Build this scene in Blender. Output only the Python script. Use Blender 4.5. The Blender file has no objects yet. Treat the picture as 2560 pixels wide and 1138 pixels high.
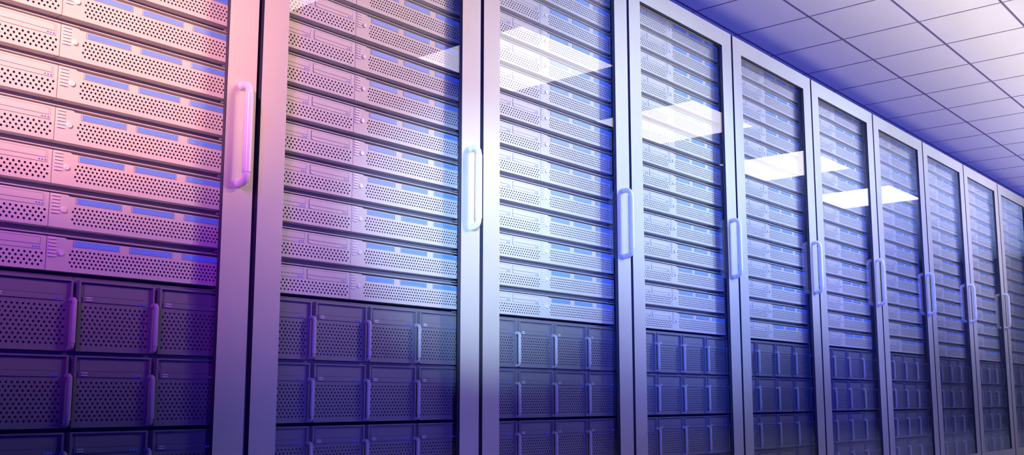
import bpy, math
from mathutils import Vector, Matrix
# ---------------------------------------------------------------- units
S = 0.8            # one cabinet pitch in metres; shapes below are given in cabinet pitches
ZF = 0.56          # eye height above the floor, in pitches
PI = math.pi
scene = bpy.context.scene
col = scene.collection

# ---------------------------------------------------------------- materials
def new_mat(name):
    m = bpy.data.materials.new(name); m.use_nodes = True
    nt = m.node_tree
    for n in list(nt.nodes): nt.nodes.remove(n)
    out = nt.nodes.new('ShaderNodeOutputMaterial')
    return m, nt, out

def paint(name, colr, rough=0.45, spec=0.35, metal=0.0, grain=0.0, gscale=900.0, var=0.03):
    m, nt, out = new_mat(name)
    b = nt.nodes.new('ShaderNodeBsdfPrincipled')
    b.inputs['Roughness'].default_value = rough
    b.inputs['Metallic'].default_value = metal
    b.inputs['Specular IOR Level'].default_value = spec
    tc = nt.nodes.new('ShaderNodeTexCoord')
    nz = nt.nodes.new('ShaderNodeTexNoise'); nz.inputs['Scale'].default_value = 6.0
    nz.inputs['Detail'].default_value = 3.0
    nt.links.new(tc.outputs['Object'], nz.inputs['Vector'])
    rp = nt.nodes.new('ShaderNodeValToRGB')
    c0 = [max(0, c * (1 - var)) for c in colr]; c1 = [min(1, c * (1 + var)) for c in colr]
    rp.color_ramp.elements[0].color = (*c0, 1); rp.color_ramp.elements[1].color = (*c1, 1)
    rp.color_ramp.elements[0].position = 0.3; rp.color_ramp.elements[1].position = 0.7
    nt.links.new(nz.outputs['Fac'], rp.inputs['Fac'])
    nt.links.new(rp.outputs['Color'], b.inputs['Base Color'])
    if grain:
        n2 = nt.nodes.new('ShaderNodeTexNoise'); n2.inputs['Scale'].default_value = gscale
        bp = nt.nodes.new('ShaderNodeBump'); bp.inputs['Strength'].default_value = grain
        bp.inputs['Distance'].default_value = 0.0004
        nt.links.new(tc.outputs['Object'], n2.inputs['Vector'])
        nt.links.new(n2.outputs['Fac'], bp.inputs['Height'])
        nt.links.new(bp.outputs['Normal'], b.inputs['Normal'])
    nt.links.new(b.outputs['BSDF'], out.inputs['Surface'])
    return m

def glow(name, colr, strength, base=None):
    m, nt, out = new_mat(name)
    b = nt.nodes.new('ShaderNodeBsdfPrincipled')
    b.inputs['Base Color'].default_value = (*(base or colr), 1)
    b.inputs['Roughness'].default_value = 0.4
    b.inputs['Emission Color'].default_value = (*colr, 1)
    b.inputs['Emission Strength'].default_value = strength
    nt.links.new(b.outputs['BSDF'], out.inputs['Surface'])
    return m

def glass(name):
    m, nt, out = new_mat(name)
    geo = nt.nodes.new('ShaderNodeNewGeometry')
    dot = nt.nodes.new('ShaderNodeVectorMath'); dot.operation = 'DOT_PRODUCT'
    nt.links.new(geo.outputs['Normal'], dot.inputs[0]); nt.links.new(geo.outputs['Incoming'], dot.inputs[1])
    def mth(op, a=None, bb=None, va=0, vb=0):
        n = nt.nodes.new('ShaderNodeMath'); n.operation = op
        n.inputs[0].default_value = va; n.inputs[1].default_value = vb
        if a: nt.links.new(a, n.inputs[0])
        if bb: nt.links.new(bb, n.inputs[1])
        return n.outputs[0]
    c = mth('ABSOLUTE', dot.outputs['Value'])
    k = mth('SUBTRACT', None, c, va=1.0)
    p = mth('POWER', k, vb=5.0)
    f = mth('MULTIPLY_ADD', p, vb=0.96)
    f.node.inputs[2].default_value = 0.045
    tr = nt.nodes.new('ShaderNodeBsdfTransparent'); tr.inputs['Color'].default_value = (0.985, 0.985, 1, 1)
    gl = nt.nodes.new('ShaderNodeBsdfGlossy'); gl.inputs['Roughness'].default_value = 0.0
    gl.inputs['Color'].default_value = (1, 1, 1, 1)
    mx = nt.nodes.new('ShaderNodeMixShader')
    nt.links.new(f, mx.inputs['Fac']); nt.links.new(tr.outputs[0], mx.inputs[1]); nt.links.new(gl.outputs[0], mx.inputs[2])
    nt.links.new(mx.outputs[0], out.inputs['Surface'])
    return m

M = {
 'door':   paint('door_paint', (0.55, 0.54, 0.565), 0.38, 0.4, grain=0.25),
 'gap':    paint('seal_and_shade', (0.06, 0.06, 0.10), 0.6, 0.2),  # door seals, and the shade painted onto the window reveals
 'panel':  paint('server_panel', (0.74, 0.74, 0.77), 0.42, 0.4, grain=0.15),
 'unit':   paint('unit_panel', (0.25, 0.26, 0.34), 0.42, 0.4, grain=0.15),
 'chassis':paint('chassis_steel', (0.22, 0.22, 0.29), 0.45, 0.35),
 'inner':  paint('inner_steel', (0.10, 0.10, 0.15), 0.5, 0.3),
 'line':   paint('seam_dark', (0.16, 0.16, 0.22), 0.6, 0.2),
 'hole':   paint('hole_dark', (0.09, 0.09, 0.12), 0.6, 0.2),
 'handle': paint('handle_white', (0.95, 0.94, 0.95), 0.25, 0.5),
 'button': paint('button_white', (0.95, 0.94, 0.95), 0.3, 0.5),
 'bhandle':paint('unit_handle', (0.60, 0.60, 0.70), 0.3, 0.5),
 'strip':  glow('strip_blue', (0.06, 0.07, 0.9), 0.27, base=(0.14, 0.38, 0.88)),
 'led':    glow('led_blue', (0.02, 0.05, 1.0), 0.35, base=(0.08, 0.12, 0.8)),
 'glass':  glass('door_glass'),
 'tile':   paint('ceiling_tile', (0.72, 0.70, 0.73), 0.9, 0.05, grain=0.3, gscale=300, var=0.015),
 'tbar':   paint('ceiling_grid', (0.16, 0.13, 0.24), 0.6, 0.2),
 'floor':  paint('floor_vinyl', (0.16, 0.16, 0.22), 0.4, 0.3),
 'wall':   paint('wall_paint', (0.30, 0.30, 0.38), 0.8, 0.1),
 'lamp':   glow('lamp_diffuser', (1.0, 0.94, 0.96), 4.0),
 'lampf':  paint('lamp_frame', (0.85, 0.84, 0.86), 0.4, 0.3),
 'window': glow('lit_window', (0.55, 0.62, 1.0), 1.5),
}

# ---------------------------------------------------------------- mesh helper
class MB:
    def __init__(s): s.v = []; s.f = []; s.m = []; s.mats = []
    def mi(s, mat):
        if mat not in s.mats: s.mats.append(mat)
        return s.mats.index(mat)
    def poly(s, pts, mat):
        b = len(s.v); s.v += pts; s.f.append(tuple(range(b, b + len(pts)))); s.m.append(s.mi(mat))
    def rect(s, x0, x1, z0, z1, y, mat):            # faces -y
        s.poly([(x0, y, z0), (x1, y, z0), (x1, y, z1), (x0, y, z1)], mat)
    def box(s, x0, x1, y0, y1, z0, z1, mat, skip=''):
        a = [(x0,y0,z0),(x1,y0,z0),(x1,y1,z0),(x0,y1,z0),(x0,y0,z1),(x1,y0,z1),(x1,y1,z1),(x0,y1,z1)]
        b = len(s.v); s.v += a; i = s.mi(mat)
        for key, q in (('b',(0,3,2,1)),('t',(4,5,6,7)),('f',(0,1,5,4)),('k',(2,3,7,6)),('l',(3,0,4,7)),('r',(1,2,6,5))):
            if key in skip: continue
            s.f.append(tuple(b + k for k in q)); s.m.append(i)
    def cells(s, xs, z0, z1, y, r, depth, mat, hmat, n=8):
        """a strip of panel cut by round holes, one per cell; xs = cell borders"""
        zc = (z0 + z1) / 2; hz = (z1 - z0) / 2
        i = s.mi(mat); j = s.mi(hmat)
        for x0, x1 in zip(xs[:-1], xs[1:]):
            xc = (x0 + x1) / 2; hx = (x1 - x0) / 2; b = len(s.v)
            for k in range(8):
                a = k * PI / 4; cx, cz = math.cos(a), math.sin(a)
                sx = 0 if abs(cx) < .1 else math.copysign(1, cx); sz = 0 if abs(cz) < .1 else math.copysign(1, cz)
                s.v.append((xc + sx * hx, y, zc + sz * hz))
            for dy in (0, depth):
                for k in range(8):
                    a = k * PI / 4
                    s.v.append((xc + r * math.cos(a), y + dy, zc + r * math.sin(a)))
            for k in range(8):
                k2 = (k + 1) % 8
                s.f.append((b+k, b+k2, b+8+k2, b+8+k)); s.m.append(i)
                s.f.append((b+8+k, b+8+k2, b+16+k2, b+16+k)); s.m.append(j)
            s.f.append(tuple(b + 16 + k for k in range(7, -1, -1))); s.m.append(j)
    def disc(s, x, z, y0, y1, r, mat, n=16):
        b = len(s.v); i = s.mi(mat); c = 0.18 * r
        for yy, rr in ((y1, r), (y0 + c, r), (y0, r - c)):
            for k in range(n):
                a = 2 * PI * k / n; s.v.append((x + rr * math.cos(a), yy, z + rr * math.sin(a)))
        for lv in (0, 1):
            for k in range(n):
                k2 = (k + 1) % n
                s.f.append((b+lv*n+k, b+lv*n+k2, b+(lv+1)*n+k2, b+(lv+1)*n+k)); s.m.append(i)
        s.f.append(tuple(b + 2 * n + k for k in range(n))); s.m.append(i)
    def tube(s, pts, rads, mat, n=14):
        i = s.mi(mat); rings = []
        P = [Vector(p) for p in pts]
        for q, p in enumerate(P):
            d = (P[min(q + 1, len(P) - 1)] - P[max(q - 1, 0)]).normalized()
            up = Vector((1, 0, 0)) if abs(d.x) < .9 else Vector((0, 0, 1))
            a = d.cross(up).normalized(); bb = d.cross(a).normalized()
            b = len(s.v); rings.append(b)
            for k in range(n):
                t = 2 * PI * k / n
                s.v.append(tuple(p + (a * math.cos(t) + bb * math.sin(t)) * rads[q]))
        for r0, r1 in zip(rings[:-1], rings[1:]):
            for k in range(n):
                k2 = (k + 1) % n
                s.f.append((r0 + k, r0 + k2, r1 + k2, r1 + k)); s.m.append(i)
        s.f.append(tuple(rings[0] + k for k in range(n))); s.m.append(i)
        s.f.append(tuple(rings[-1] + k for k in range(n - 1, -1, -1))); s.m.append(i)
    def mesh(s, name, smooth=False):
        me = bpy.data.meshes.new(name)
        me.from_pydata([(a * S, b * S, c * S) for a, b, c in s.v], [], s.f)
        for m in s.mats: me.materials.append(M[m])
        me.polygons.foreach_set('material_index', s.m)
        me.update()
        if smooth:
            me.polygons.foreach_set('use_smooth', [True] * len(s.f))
            try: me.set_sharp_from_angle(angle=math.radians(40))
            except Exception: pass
        return me

def W3(x, y, z): return Vector((x * S, y * S, (z + ZF) * S))
def link(o): col.objects.link(o); return o
def part(name, mb, parent, smooth=False, bevel=0):
    o = link(bpy.data.objects.new(name, mb.mesh(name, smooth)))
    o.parent = parent
    if bevel:
        md = o.modifiers.new('bevel', 'BEVEL'); md.width = bevel * S; md.segments = 2
        md.limit_method = 'ANGLE'; md.angle_limit = math.radians(50)
    return o
def empty(name, loc, label, cat, group=None):
    o = link(bpy.data.objects.new(name, None)); o.location = loc
    o.empty_display_size = 0.05
    o['label'] = label; o['category'] = cat
    if group: o['group'] = group
    return o
def struct(name, mb, loc=(0, 0, ZF * S)):
    o = link(bpy.data.objects.new(name, mb.mesh(name))); o.location = loc; o['kind'] = 'structure'
    return o
def copy_tree(root, parent=None):
    r = root.copy(); col.objects.link(r)
    if parent: r.parent = parent
    for ch in root.children: copy_tree(ch, r)
    return r

# ---------------------------------------------------------------- camera
cam_d = bpy.data.cameras.new('camera'); cam = link(bpy.data.objects.new('camera', cam_d))
YAW, PITCH, ROLL, FPX = 0.8832, 0.1457, -0.0029, 1.9925 * 1280
CX, CY = 0.1173, -2.5337
fwd = Vector((math.sin(YAW) * math.cos(PITCH), math.cos(YAW) * math.cos(PITCH), math.sin(PITCH)))
r0 = Vector((math.cos(YAW), -math.sin(YAW), 0)); u0 = r0.cross(fwd)
rt = r0 * math.cos(ROLL) + u0 * math.sin(ROLL); upv = -r0 * math.sin(ROLL) + u0 * math.cos(ROLL)
mw = Matrix.Identity(4)
for i in range(3):
    mw[i][0] = rt[i]; mw[i][1] = upv[i]; mw[i][2] = -fwd[i]
mw.translation = W3(CX, CY, 0)
cam.matrix_world = mw
cam_d.sensor_fit = 'HORIZONTAL'; cam_d.sensor_width = 36
cam_d.lens = FPX / 2560 * 36
cam_d.shift_x = -54.404 / 2560; cam_d.shift_y = 59.355 / 2560
cam_d.clip_start = 0.02; cam_d.clip_end = 200
scene.camera = cam
def proj(x, y, z):
    d = Vector((x - CX, y - CY, z)); w = d.dot(fwd)
    return 1334.4 + FPX * d.dot(rt) / w, 628.36 - FPX * d.dot(upv) / w
def seen(x0, x1, z0, z1, y=.055):
    P_ = [proj(x, y, z) for x in (x0, (x0 + x1) / 2, x1) for z in (z0, z1)]
    return any(-2 < p[0] < 2562 and -2 < p[1] < 1140 for p in P_)

# ---------------------------------------------------------------- cabinet
ORD = ['first', 'second', 'third', 'fourth', 'fifth', 'sixth', 'seventh', 'eighth', 'ninth', 'tenth', 'eleventh',
       'twelfth', 'thirteenth', 'fourteenth']
T, WT, WB, B = 1.9592, 1.8723, -0.4242, -0.511
WL, WR, DL, DR = 0.093, 0.881, 0.0, 0.981        # window and door edges, from the gap
DT = 0.016                                        # door thickness

def make_cabinet():
    t = empty('server_cabinet', (0, 0, 0), '', 'server cabinet', 'server cabinets standing in one row')
    b = MB()                                      # hollow carcass behind the door
    yb = 1.25
    b.box(-0.005, 0.004, 0.022, yb, B - 0.02, T - 0.004, 'inner')
    b.box(0.975, 0.984, 0.022, yb, B - 0.02, T - 0.004, 'inner')
    b.box(0.004, 0.975, 0.022, yb, T - 0.02, T - 0.004, 'inner')
    b.box(0.004, 0.975, 0.022, yb, B - 0.02, B, 'inner')
    b.box(0.004, 0.975, yb - 0.01, yb, B, T - 0.02, 'inner')
    b.box(0.004, 0.031, 0.030, 0.080, B, T - 0.02, 'inner')
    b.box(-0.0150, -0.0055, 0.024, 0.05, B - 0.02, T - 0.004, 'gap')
    b.box(0.02, 0.96, 0.10, yb - 0.1, -ZF, B - 0.02, 'inner')
    part('cabinet_body', b, t)
    for x0, x1 in ((0.9530, 0.9650),):
        r = MB()
        r.box(x0, x1, 0.048, 0.075, B, T - 0.02, 'chassis')
        r.box(x0 + 0.0125, x0 + 0.0185, 0.040, 0.075, B, T - 0.02, 'chassis')
        part('mounting_rail', r, t)
    d = MB()
    y0, y1 = 0.0, DT
    o = [(DL, B), (DR, B), (DR, T), (DL, T)]; n = [(WL, WB), (WR, WB), (WR, WT), (WL, WT)]
    for y, flip in ((y0, False), (y1, True)):
        for k in range(4):
            k2 = (k + 1) % 4
            q = [(o[k][0], y, o[k][1]), (o[k2][0], y, o[k2][1]), (n[k2][0], y, n[k2][1]), (n[k][0], y, n[k][1])]
            d.poly(q[::-1] if flip else q, 'door')
    for ring, flip in ((o, False), (n, True)):
        for k in range(4):
            k2 = (k + 1) % 4
            q = [(ring[k][0], y0, ring[k][1]), (ring[k][0], y1, ring[k][1]), (ring[k2][0], y1, ring[k2][1]), (ring[k2][0], y0, ring[k2][1])]
            d.poly(q[::-1] if flip else q, 'door' if (not flip and k in (0, 2)) else 'gap')  # window reveals painted dark as the frame's shade, outer sides as seal
    dr = part('door', d, t)
    g = MB(); g.box(WL + .0005, WR - .0005, 0.0075, 0.0105, WB + .0005, WT - .0005, 'glass')
    part('glass_pane', g, dr)
    h = MB()
    u, ya, za, zb = 0.930, -0.040, 0.9305, 0.6335
    pts, rad = [], []
    R_, rr = 0.024, 0.0115
    pts += [(u, 0.002, za), (u, -0.004, za), (u, -0.006, za), (u, ya + R_, za)]; rad += [.0125, .0125, rr, rr]
    for k in range(1, 6):
        a = k * PI / 10
        pts.append((u, ya + R_ - R_ * math.sin(a), za - R_ + R_ * math.cos(a))); rad.append(rr)
    zt, zl = za - R_ - 0.004, zb + R_ + 0.004
    pts += [(u, ya, zt), (u, ya, zt - .001), (u, ya, zl + .001), (u, ya, zl)]; rad += [rr, 0.0134, 0.0134, rr]
    for k in range(5, 0, -1):
        a = k * PI / 10
        pts.append((u, ya + R_ - R_ * math.sin(a), zb + R_ - R_ * math.cos(a))); rad.append(rr)
    pts += [(u, ya + R_, zb), (u, -0.006, zb), (u, -0.004, zb), (u, 0.002, zb)]; rad += [rr, rr, .0125, .0125]
    h.tube(pts, rad, 'handle', 20)
    part('handle', h, dr, smooth=True)
    return t

# ---------------------------------------------------------------- slim rack server (origin at its top left, on the bezel plane)
SX0, SX1, SH, YP = 0.046, 0.925, 0.0874, 0.0
def bay(x0, x1, zt, z_mid, z_mid2, zb):
    b = MB()
    b.box(x0, x1, YP - .0006, YP + .0002, zb, zt, 'line', skip='k')
    e = .0011
    b.box(x0 + e, x1 - e - .003, YP - .0014, YP - .0004, z_mid, zt - e, 'panel', skip='k')
    b.box(x0 + e, x1 - .0002, YP - .0014, YP - .0004, zb + e * .6, z_mid2, 'panel', skip='k')
    b.box(x1 - .003, x1, YP - .0014, YP - .0004, z_mid2 - .001, zt, 'panel', skip='k')
    return b
def dots(x0, x1, z, r, n=3):
    b = MB()
    for k in range(n):
        b.disc(x0 + (x1 - x0) * k / (n - 1), z, YP - .0030, YP - .0010, r, 'led', 10)
    return b

def make_server():
    t = empty('rack_server', (0, 0, 0), '', 'server', 'slim rack servers behind the glass doors')
    c = MB()                                                      # recessed chassis
    c.box(SX0, SX1, 0.030, 0.62, -SH - .0005, .0245, 'chassis')
    part('chassis', c, t)
    p = MB(); y = YP; dz = 0.0098
    # left module
    xa, xb = SX0, 0.4085
    zt, zb = -0.0410, -0.0410 - 4 * dz
    p.rect(xa, xb, zt, 0, y, 'panel'); p.rect(xa, xb, -SH, zb, y, 'panel')
    sp = 0.01425; right = 0.4058
    nc = 23; left = right - sp * nc
    p.rect(xa, left, zb, zt, y, 'panel'); p.rect(right, xb, zb, zt, y, 'panel')
    for r in range(4):
        off = 0 if r % 2 == 0 else -sp / 2
        z1 = zt - r * dz
        xs = [right + off - sp * k for k in range(nc + 1 if off == 0 else nc)][::-1]
        p.cells(xs, z1 - dz, z1, y, .0033, .005, 'panel', 'hole')
        if off:
            p.rect(left, xs[0], z1 - dz, z1, y, 'panel'); p.rect(xs[-1], right, z1 - dz, z1, y, 'panel')
    # right module
    xc, xn, xe = 0.4110, 0.4570, SX1
    p.poly([(xc, y, -.0265), (xe, y, -.0265), (xe, y, -.0028), (xn + .004, y, -.0028), (xn, y, 0), (xc, y, 0)], 'panel')
    sp = 0.01165; l2 = 0.4665; n2 = 39; r2 = l2 + sp * n2; zt = -.0280; zb = zt - 5 * dz
    p.rect(xc, xe, zt, -.0265, y, 'panel'); p.rect(xc, xe, -SH, zb, y, 'panel')
    p.rect(xc, l2, zb, zt, y, 'panel')
    if r2 < xe: p.rect(r2, xe, zb, zt, y, 'panel')
    for r in range(5):
        off = sp / 2 if r % 2 == 0 else 0
        z1 = zt - r * dz
        xs = [l2 + off + sp * k for k in range(n2 + 1 if off == 0 else n2)]
        xs = [x for x in xs if x <= xe + 1e-6]
        p.cells(xs, z1 - dz, z1, y, .0031, .005, 'panel', 'hole')
        if off: p.rect(l2, xs[0], z1 - dz, z1, y, 'panel')
        if xs[-1] < r2: p.rect(xs[-1], min(r2, xe), z1 - dz, z1, y, 'panel')
    # rim of the two modules
    d = 0.030
    for (a, b_) in ((xa, xb), (xc, xe)):
        p.poly([(a, y, -SH), (a, d, -SH), (b_, d, -SH), (b_, y, -SH)], 'panel')
        for x in (a, b_):
            p.poly([(x, y, -SH), (x, y, 0 if x != xe else -.0028), (x, d, 0 if x != xe else -.0028), (x, d, -SH)], 'panel')
    p.poly([(xa, y, 0), (xb, y, 0), (xb, d, 0), (xa, d, 0)], 'panel')
    p.poly([(xc, y, 0), (xn, y, 0), (xn, d, 0), (xc, d, 0)], 'panel')
    p.poly([(xn, y, 0), (xn + .004, y, -.0028), (xn + .004, d, -.0028), (xn, d, 0)], 'panel')
    p.poly([(xn + .004, y, -.0028), (xe, y, -.0028), (xe, d, -.0028), (xn + .004, d, -.0028)], 'panel')
    p.rect(xb, xc, -SH, 0, y + .006, 'line')
    part('front_panel', p, t)
    l = MB(); l.box(SX0, SX1, -0.003, 0.032, .0040, .0062, 'panel'); part('top_lip', l, t)
    for a, b_, la, lb in ((0.066, 0.222, 0.199, 0.215), (0.233, 0.3965, 0.375, 0.391)):
        bm = bay(a, b_, -.0048, -.0232, -.0246, -.0360)
        if a > .2: bm.box(a + .004, a + .016, YP - .0035, YP - .001, -.0325, -.0300, 'button')
        bo = part('drive_bay', bm, t)
        part('indicator_lights', dots(la, lb, -.0306, .0018), bo)
    v = MB()
    for k in range(6): v.box(.4150, .4350, YP - .0035, YP, -.0068 - .009 * k, -.0043 - .009 * k, 'button')
    part('vent_ribs', v, t)
    q = MB(); q.disc(.4475, -.0405, YP - .0050, YP, .0078, 'button', 20); part('power_button', q, t)
    for a, b_ in ((.4810, .6040), (.6370, .7610), (.7960, .9180)):
        st = MB()
        st.box(a - .003, b_ + .003, YP - .0004, YP + .001, -.0215, -.0045, 'line', skip='k')
        st.box(a - .002, b_ + .002, YP - .0010, YP, -.0207, -.0053, 'panel', skip='k')
        st.box(a, b_, YP - .0016, YP, -.0197, -.0058, 'strip', skip='k')
        part('display_strip', st, t)
    br = MB()
    br.tube([(.905, .012, -.097), (.925, .010, -.097), (.934, .004, -.097), (.939, -.002, -.097), (.9455, -.005, -.097)], [.0035] * 5, 'chassis', 8)
    part('mounting_bracket', br, t, smooth=True)
    return t

# ---------------------------------------------------------------- upright drive unit (origin at its top left)
UW, UH, UP = 0.2135, 0.1840, 0.2295
def make_unit():
    t = empty('drive_unit', (0, 0, 0), '', 'drive unit', 'upright drive units in the lower part of the cabinets')
    c = MB(); c.box(-.0075, UW + .0075, 0.016, 0.60, -UH - .0005, .0100, 'chassis'); part('chassis', c, t)
    c2 = MB(); c2.box(-.0075, UW + .0075, 0.016, 0.60, -UH - .0005, -.004, 'chassis')
    global chassis_short; chassis_short = c2.mesh('chassis_short')
    p = MB(); e = .0052; yi = .006; y = -.004
    p.box(0, e, y, .018, -UH, 0, 'unit'); p.box(UW - e, UW, y, .018, -UH, 0, 'unit')
    p.box(e, UW - e, y, .018, -e * .8, 0, 'unit'); p.box(e, UW - e, y, .018, -UH, -UH + e * .4, 'unit')
    xa, xb = e, UW - e
    sp, dz = .01385, .01065
    l = .0105; nc = 14; r_ = l + sp * nc; zt = -.0640; nr = 10; zb = zt - nr * dz
    p.rect(xa, xb, zt, -e * .8, yi, 'unit'); p.rect(xa, xb, -UH + e * .4, zb, yi, 'unit')
    p.rect(xa, l, zb, zt, yi, 'unit'); p.rect(r_, xb, zb, zt, yi, 'unit')
    for r in range(nr):
        z1 = zt - r * dz
        if r % 2: xs = [l + sp * k for k in range(nc + 1)]
        else:
            xs = [l + sp / 2 + sp * k for k in range(nc)]
            p.rect(l, xs[0], z1 - dz, z1, yi, 'unit'); p.rect(xs[-1], r_, z1 - dz, z1, yi, 'unit')
        p.cells(xs, z1 - dz, z1, yi, .0032, .005, 'unit', 'hole')
    part('front_panel', p, t)
    b = MB(); x0, x1 = .017, .1925; Y = yi
    b.box(x0, x1, Y - .0006, Y, -.0800 + .0260, -.0085, 'line', skip='k')
    b.box(x0 + .001, x1 - .001, Y - .0014, Y - .0003, -.0390, -.0095, 'unit', skip='k')
    b.box(x0 - .001, x1, Y - .0038, Y - .0003, -.0545, -.0402, 'unit', skip='k')
    b.box(x0 + .004, x0 + .021, Y - .0068, Y - .0035, -.0455, -.0430, 'button')
    b.box(x0 + .004, x0 + .021, Y - .0068, Y - .0035, -.0515, -.0490, 'button')
    bo = part('drive_bay', b, t)
    m = MB()
    for k in range(3): m.disc(.170 + k * .0078, -.0495, Y - .0054, Y - .0034, .0021, 'led', 10)
    part('indicator_lights', m, bo)
    h = MB(); u = UW - .002; ya = -.020; za, zb = -.0520, -.1780; R_ = .010; rr = .0065
    pts = [(u, 0.0, za), (u, ya + R_, za)]; rad = [rr] * 2
    for k in range(1, 6):
        a = k * PI / 10; pts.append((u, ya + R_ - R_ * math.sin(a), za - R_ + R_ * math.cos(a))); rad.append(rr)
    pts += [(u, ya, zb + .014), (u, ya, zb + .013), (u, ya, zb + R_)]; rad += [rr + .0006, rr - .0012, rr - .0012]
    for k in range(5, 0, -1):
        a = k * PI / 10; pts.append((u, ya + R_ - R_ * math.sin(a), zb + R_ - R_ * math.cos(a))); rad.append(rr - .0012)
    pts += [(u, 0.0, zb)]; rad += [rr - .0012]
    h.tube(pts, rad, 'bhandle', 12)
    part('handle', h, t, smooth=True)
    return t

cab0, srv0, unit0 = make_cabinet(), make_server(), make_unit()
used = {'c': False, 's': False, 'u': False}
def take(proto, key):
    if not used[key]: used[key] = True; return proto
    return copy_tree(proto)

ZS0, ZSP = 0.4204, 0.1129
for k in range(10):
    gx = k + 0.9044
    c = take(cab0, 'c'); c.location = W3(gx, 0, 0)
    c['label'] = f"light grey server cabinet with glazed door and white handle, {ORD[k]} from the left"
    for n in range(14):
        zt = ZS0 + ZSP * n
        if not seen(gx + .12, gx + .90, zt - SH, zt): continue
        s = take(srv0, 's'); s.location = W3(gx, 0.055, zt)
        s['label'] = f"slim perforated server, {ORD[n]} up from the drive units, in the {ORD[k]} cabinet from the left"
    for r in range(4):
        zt = 0.3140 - 0.1950 * r
        for j in range(4):
            ux = 0.041 + UP * j
            if not seen(gx + max(ux, .13), gx + min(ux + UW, .9), zt - UH, zt): continue
            s = take(unit0, 'u'); s.location = W3(gx + ux, 0.055, zt)
            if r == 2:                         # a clear dark slot runs above the third row
                for ch in s.children:
                    if ch.name.startswith('chassis'): ch.data = chassis_short
            s['label'] = f"perforated drive unit, {ORD[r]} row down, {ORD[j]} across, in the {ORD[k]} cabinet from the left"

# ---------------------------------------------------------------- room
CZ = 1.6696 * 2.04; TX = .3731 * 2.04; WY = .3505 * 2.04
X0 = CX + (3.8337 - CX) * 2.04; Y0 = CY + (2.5337 - .3962) * 2.04
XA, XB, YA, YB = -6.0, 26.4, -8.0, 3.2
b = MB(); b.box(XA, XB, YA, YB, CZ + .004, CZ + .05, 'tile'); struct('ceiling', b)
b = MB()
j = -2
while Y0 - j * WY > YA:
    yy = Y0 - j * WY
    if yy < YB: b.box(XA, XB, yy - .0085, yy + .0085, CZ, CZ + .006, 'tbar')
    j += 1
i = -18
while X0 + i * TX < XB:
    xx = X0 + i * TX
    if xx > XA: b.box(xx - .0055, xx + .0055, YA, YB, CZ + .001, CZ + .006, 'tbar')
    i += 1
struct('trim_1', b)
b = MB(); b.box(XA, XB, YA, YB, -ZF - .05, -ZF, 'floor'); struct('floor', b)
b = MB(); b.box(XA, XB, YB, YB + .05, -ZF, CZ + .05, 'wall'); struct('wall_back', b)
b = MB(); b.box(10.93, XB, .02, 1.25, -ZF, T - .004, 'wall'); struct('shade_block_right', b)  # added unseen block, carries the ceiling's shade band past the last cabinet
b = MB(); b.box(XB, XB + .08, YA, YB, -ZF, CZ + .05, 'wall'); struct('wall_end', b)

# ceiling lamps: two tiles square, every fourth tile
ya, yb_ = Y0 - 7 * WY, Y0 - 9 * WY
lamp0 = None
lnames = ['second', 'third', 'fourth', 'fifth', 'sixth']
for q, i in enumerate((-5, -1, 3, 7, 11)):
    cx = X0 + (i + 1) * TX; cy = (ya + yb_) / 2
    if lamp0 is None:
        t = empty('ceiling_lamp', (0, 0, 0), '', 'ceiling lamp', 'square ceiling lamps mirrored in the cabinet glass')
        f = MB(); w, l, e = TX - .008, WY - .008, .022
        f.box(-w, -w + e, -l, l, -.008, 0, 'lampf'); f.box(w - e, w, -l, l, -.008, 0, 'lampf')
        f.box(-w + e, w - e, -l, -l + e, -.008, 0, 'lampf'); f.box(-w + e, w - e, l - e, l, -.008, 0, 'lampf')
        part('lamp_frame', f, t)
        f = MB(); f.box(-w + e, w - e, -l + e, l - e, -.006, 0, 'lamp'); part('diffuser', f, t)
        lamp0 = t
    else: t = copy_tree(lamp0)
    t.location = W3(cx, cy, CZ)
    t['label'] = f"bright square ceiling lamp seen mirrored in the cabinet glass, {ORD[q]} from the left"

# ---------------------------------------------------------------- light
def spot(name, pos, tgt, energy, colr, cone, blend, rad=0.0):
    d = bpy.data.lights.new(name, 'SPOT'); d.energy = energy; d.color = colr
    d.spot_size = math.radians(cone); d.spot_blend = blend; d.shadow_soft_size = rad
    o = link(bpy.data.objects.new(name, d)); p = W3(*pos); o.location = p
    o.rotation_euler = (W3(*tgt) - p).to_track_quat('-Z', 'Y').to_euler()
    return o
def area(name, pos, tilt, energy, colr, sx, sy, spread):
    """added strip light facing up, its long side along the row, tipped towards the cabinets"""
    d = bpy.data.lights.new(name, 'AREA'); d.shape = 'RECTANGLE'; d.size = sx * S; d.size_y = sy * S
    d.energy = energy; d.color = colr; d.spread = math.radians(spread)
    o = link(bpy.data.objects.new(name, d)); o.location = W3(*pos)
    o.rotation_euler = (PI - math.radians(tilt), 0, 0)
    return o
ycl = (ya + yb_) / 2
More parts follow.
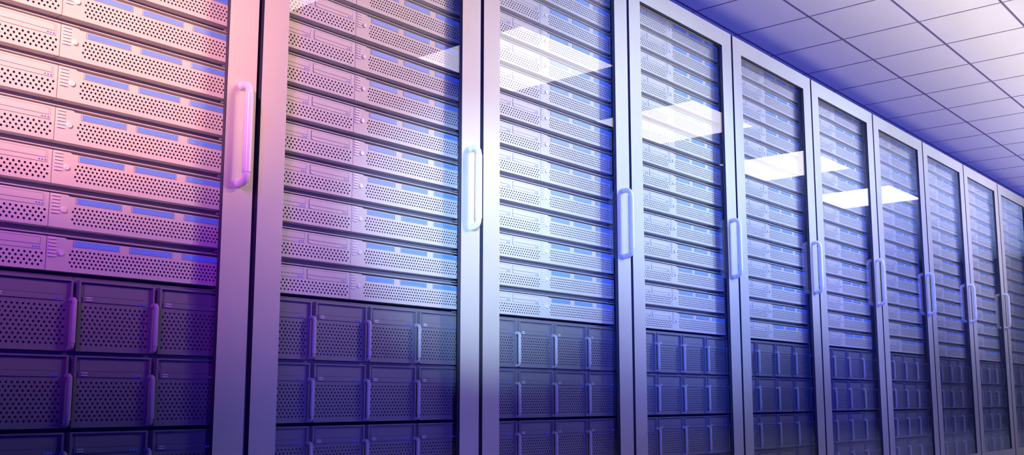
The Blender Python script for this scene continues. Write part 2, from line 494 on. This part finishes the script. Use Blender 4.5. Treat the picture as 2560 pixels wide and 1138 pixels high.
# LIGHTS-BEGIN
LW = {
 'back_uplight': (0.0040, 0.0060, 0.0850),
 'cool_a': (0.2402, 0.1586, 0.1236),
 'cool_b': (0.2576, 0.3167, 0.0000),
 'cool_c': (0.1200, 0.1500, 0.2200),
 'cool_d': (0.5200, 0.8200, 0.9200),
 'fill_a': (0.0000, 0.0000, 0.0000),
 'fill_b': (0.0500, 0.1500, 0.8000),
 'fill_c': (0.0800, 0.2000, 1.6000),
 'key_0': (0.1101, 0.0519, 0.0253),
 'key_1': (0.0250, 0.0220, 0.0220),
 'key_2': (0.0600, 0.0600, 0.0700),
 'key_3': (0.0680, 0.0820, 0.1150),
 'key_4': (0.1000, 0.1150, 0.1500),
 'key_5': (0.1200, 0.1150, 0.1550),
 'left_a': (0.0500, 0.0800, 0.3800),
 'left_b': (0.1000, 0.1200, 0.4000),
 'left_c': (0.0900, 0.1000, 0.2600),
 'low_a': (0.0600, 0.0400, 0.2900),
 'low_b': (0.0200, 0.0200, 0.6000),
 'mid_a': (0.1800, 0.2700, 0.5000),
 'uplight_b': (0.0520, 0.0450, 0.0480),
 'uplight_c': (0.0500, 0.0700, 0.1500),
 'uplight_d': (0.0550, 0.0500, 0.0530),
 'warm_a': (0.0600, 0.0000, 0.4200),
 'warm_b': (0.0000, 0.0000, 0.0000),
 'warm_c': (0.3200, 0.0300, 0.2000),
 'warm_d': (0.0000, 0.0000, 0.0916),
 'warm_e': (2.0000, 1.0000, 0.1000),
 'world': (0.0040, 0.0010, 0.1300),
}
def C3(k): return LW.get(k, (1.0, 1.0, 1.0))
def put(key, fn, *args):
    """energy 1000 W white at weight 1; the weight is the colour"""
    c = C3(key); m = max(c)
    if m <= 0: return
    o = fn(*args, 1000.0 * m, tuple(x / m for x in c)); return o
def kspot(key, pos, tgt, cone, blend, rad=0.0):
    c = C3(key); m = max(c)
    if m > 0:
        o = spot(key, pos, tgt, 1000.0 * m, tuple(x / m for x in c), cone, blend, rad)
def karea(key, pos, tilt, sx, sy, spread):
    c = C3(key); m = max(c)
    if m > 0:
        o = area(key, pos, tilt, 1000.0 * m, tuple(x / m for x in c), sx, sy, spread)
for q, i, tx, tz in ((0, -4, 1.6, 1.5), (1, -4, 3.2, 1.4), (2, 0, 4.5, 1.5), (3, 0, 6.0, 1.45), (4, 4, 7.6, 1.55), (5, 4, 9.4, 1.55)):
    cx = X0 + i * TX
    for e_ in (-.6, -.2, .2, .6):
        kspot('key_%d' % q, (cx + e_, ycl + .5 * e_, CZ - .02), (tx + .9 * e_, 0, tz), 29, 0.95)
karea('uplight_b', (13.0, -2.72, -.52), 40, 22.0, .26, 48)  # unseen strips added to brighten the ceiling
karea('uplight_d', (13.0, -2.0, 2.1), 55, 22.0, .08, 38)
karea('uplight_c', (20.0, -2.36, -.52), 0, 12.0, .30, 104)
karea('back_uplight', (9.0, 2.3, 0.6), 0, 26.0, .4, 120)  # added behind the row to tint the nearest ceiling blue
kspot('cool_a', (5.4, -3.5, 2.0), (2.7, 0, .95), 24, 1.0)
kspot('cool_b', (7.0, -3.6, 2.2), (4.1, 0, 1.1), 24, 1.0)
kspot('cool_c', (9.2, -3.6, 2.3), (6.1, 0, 1.2), 24, 1.0)
kspot('low_a', (0.2, -4.4, .5), (3.2, 0, -.1), 36, 1.0)
kspot('left_a', (1.2, -3.9, 2.4), (4.2, 0, .95), 26, 1.0)
kspot('left_b', (4.0, -3.9, 2.6), (6.6, 0, 1.0), 28, 1.0)
kspot('left_c', (6.6, -3.9, 2.8), (9.2, 0, 1.05), 28, 1.0)
kspot('low_b', (0.8, -4.6, 1.0), (7.2, 0, .15), 22, 1.0)
kspot('mid_a', (8.5, -3.8, 1.6), (5.0, 0, .9), 22, 1.0)
kspot('warm_a', (-2.0, -2.6, 2.4), (0.9, 0, 1.45), 34, 1.0)
kspot('warm_b', (-2.2, -3.2, 2.0), (2.2, 0, 1.65), 26, 1.0)
kspot('warm_c', (-1.8, -3.2, 1.6), (1.0, 0, 1.05), 28, 1.0)
kspot('warm_d', (-1.6, -3.4, .6), (1.3, 0, .55), 26, 1.0)
kspot('warm_e', (-2.2, -3.2, 2.2), (1.05, 0, 1.15), 16, 1.0)
kspot('cool_d', (-0.5, -3.6, .9), (2.9, 0, .6), 14, 1.0)
kspot('fill_a', (-1.2, -3.6, .8), (1.8, 0, .7), 34, 1.0)
kspot('fill_b', (-1.0, -3.8, 1.0), (4.4, 0, 1.1), 26, 1.0)
kspot('fill_c', (0.4, -4.4, 1.6), (8.0, 0, 1.2), 12, 1.0)
w = bpy.data.worlds.new('world'); scene.world = w; w.use_nodes = True
w.node_tree.nodes['Background'].inputs['Color'].default_value = (*C3('world'), 1)
w.node_tree.nodes['Background'].inputs['Strength'].default_value = 1.0
# LIGHTS-END

scene.view_settings.view_transform = 'Standard'; scene.view_settings.look = 'None'
scene.view_settings.exposure = 0.0; scene.view_settings.gamma = 1.0
scene.view_settings.use_curve_mapping = False
scene.cycles.use_denoising = True
scene.cycles.max_bounces = 6; scene.cycles.diffuse_bounces = 3; scene.cycles.transparent_max_bounces = 16
scene.cycles.caustics_reflective = False; scene.cycles.caustics_refractive = False
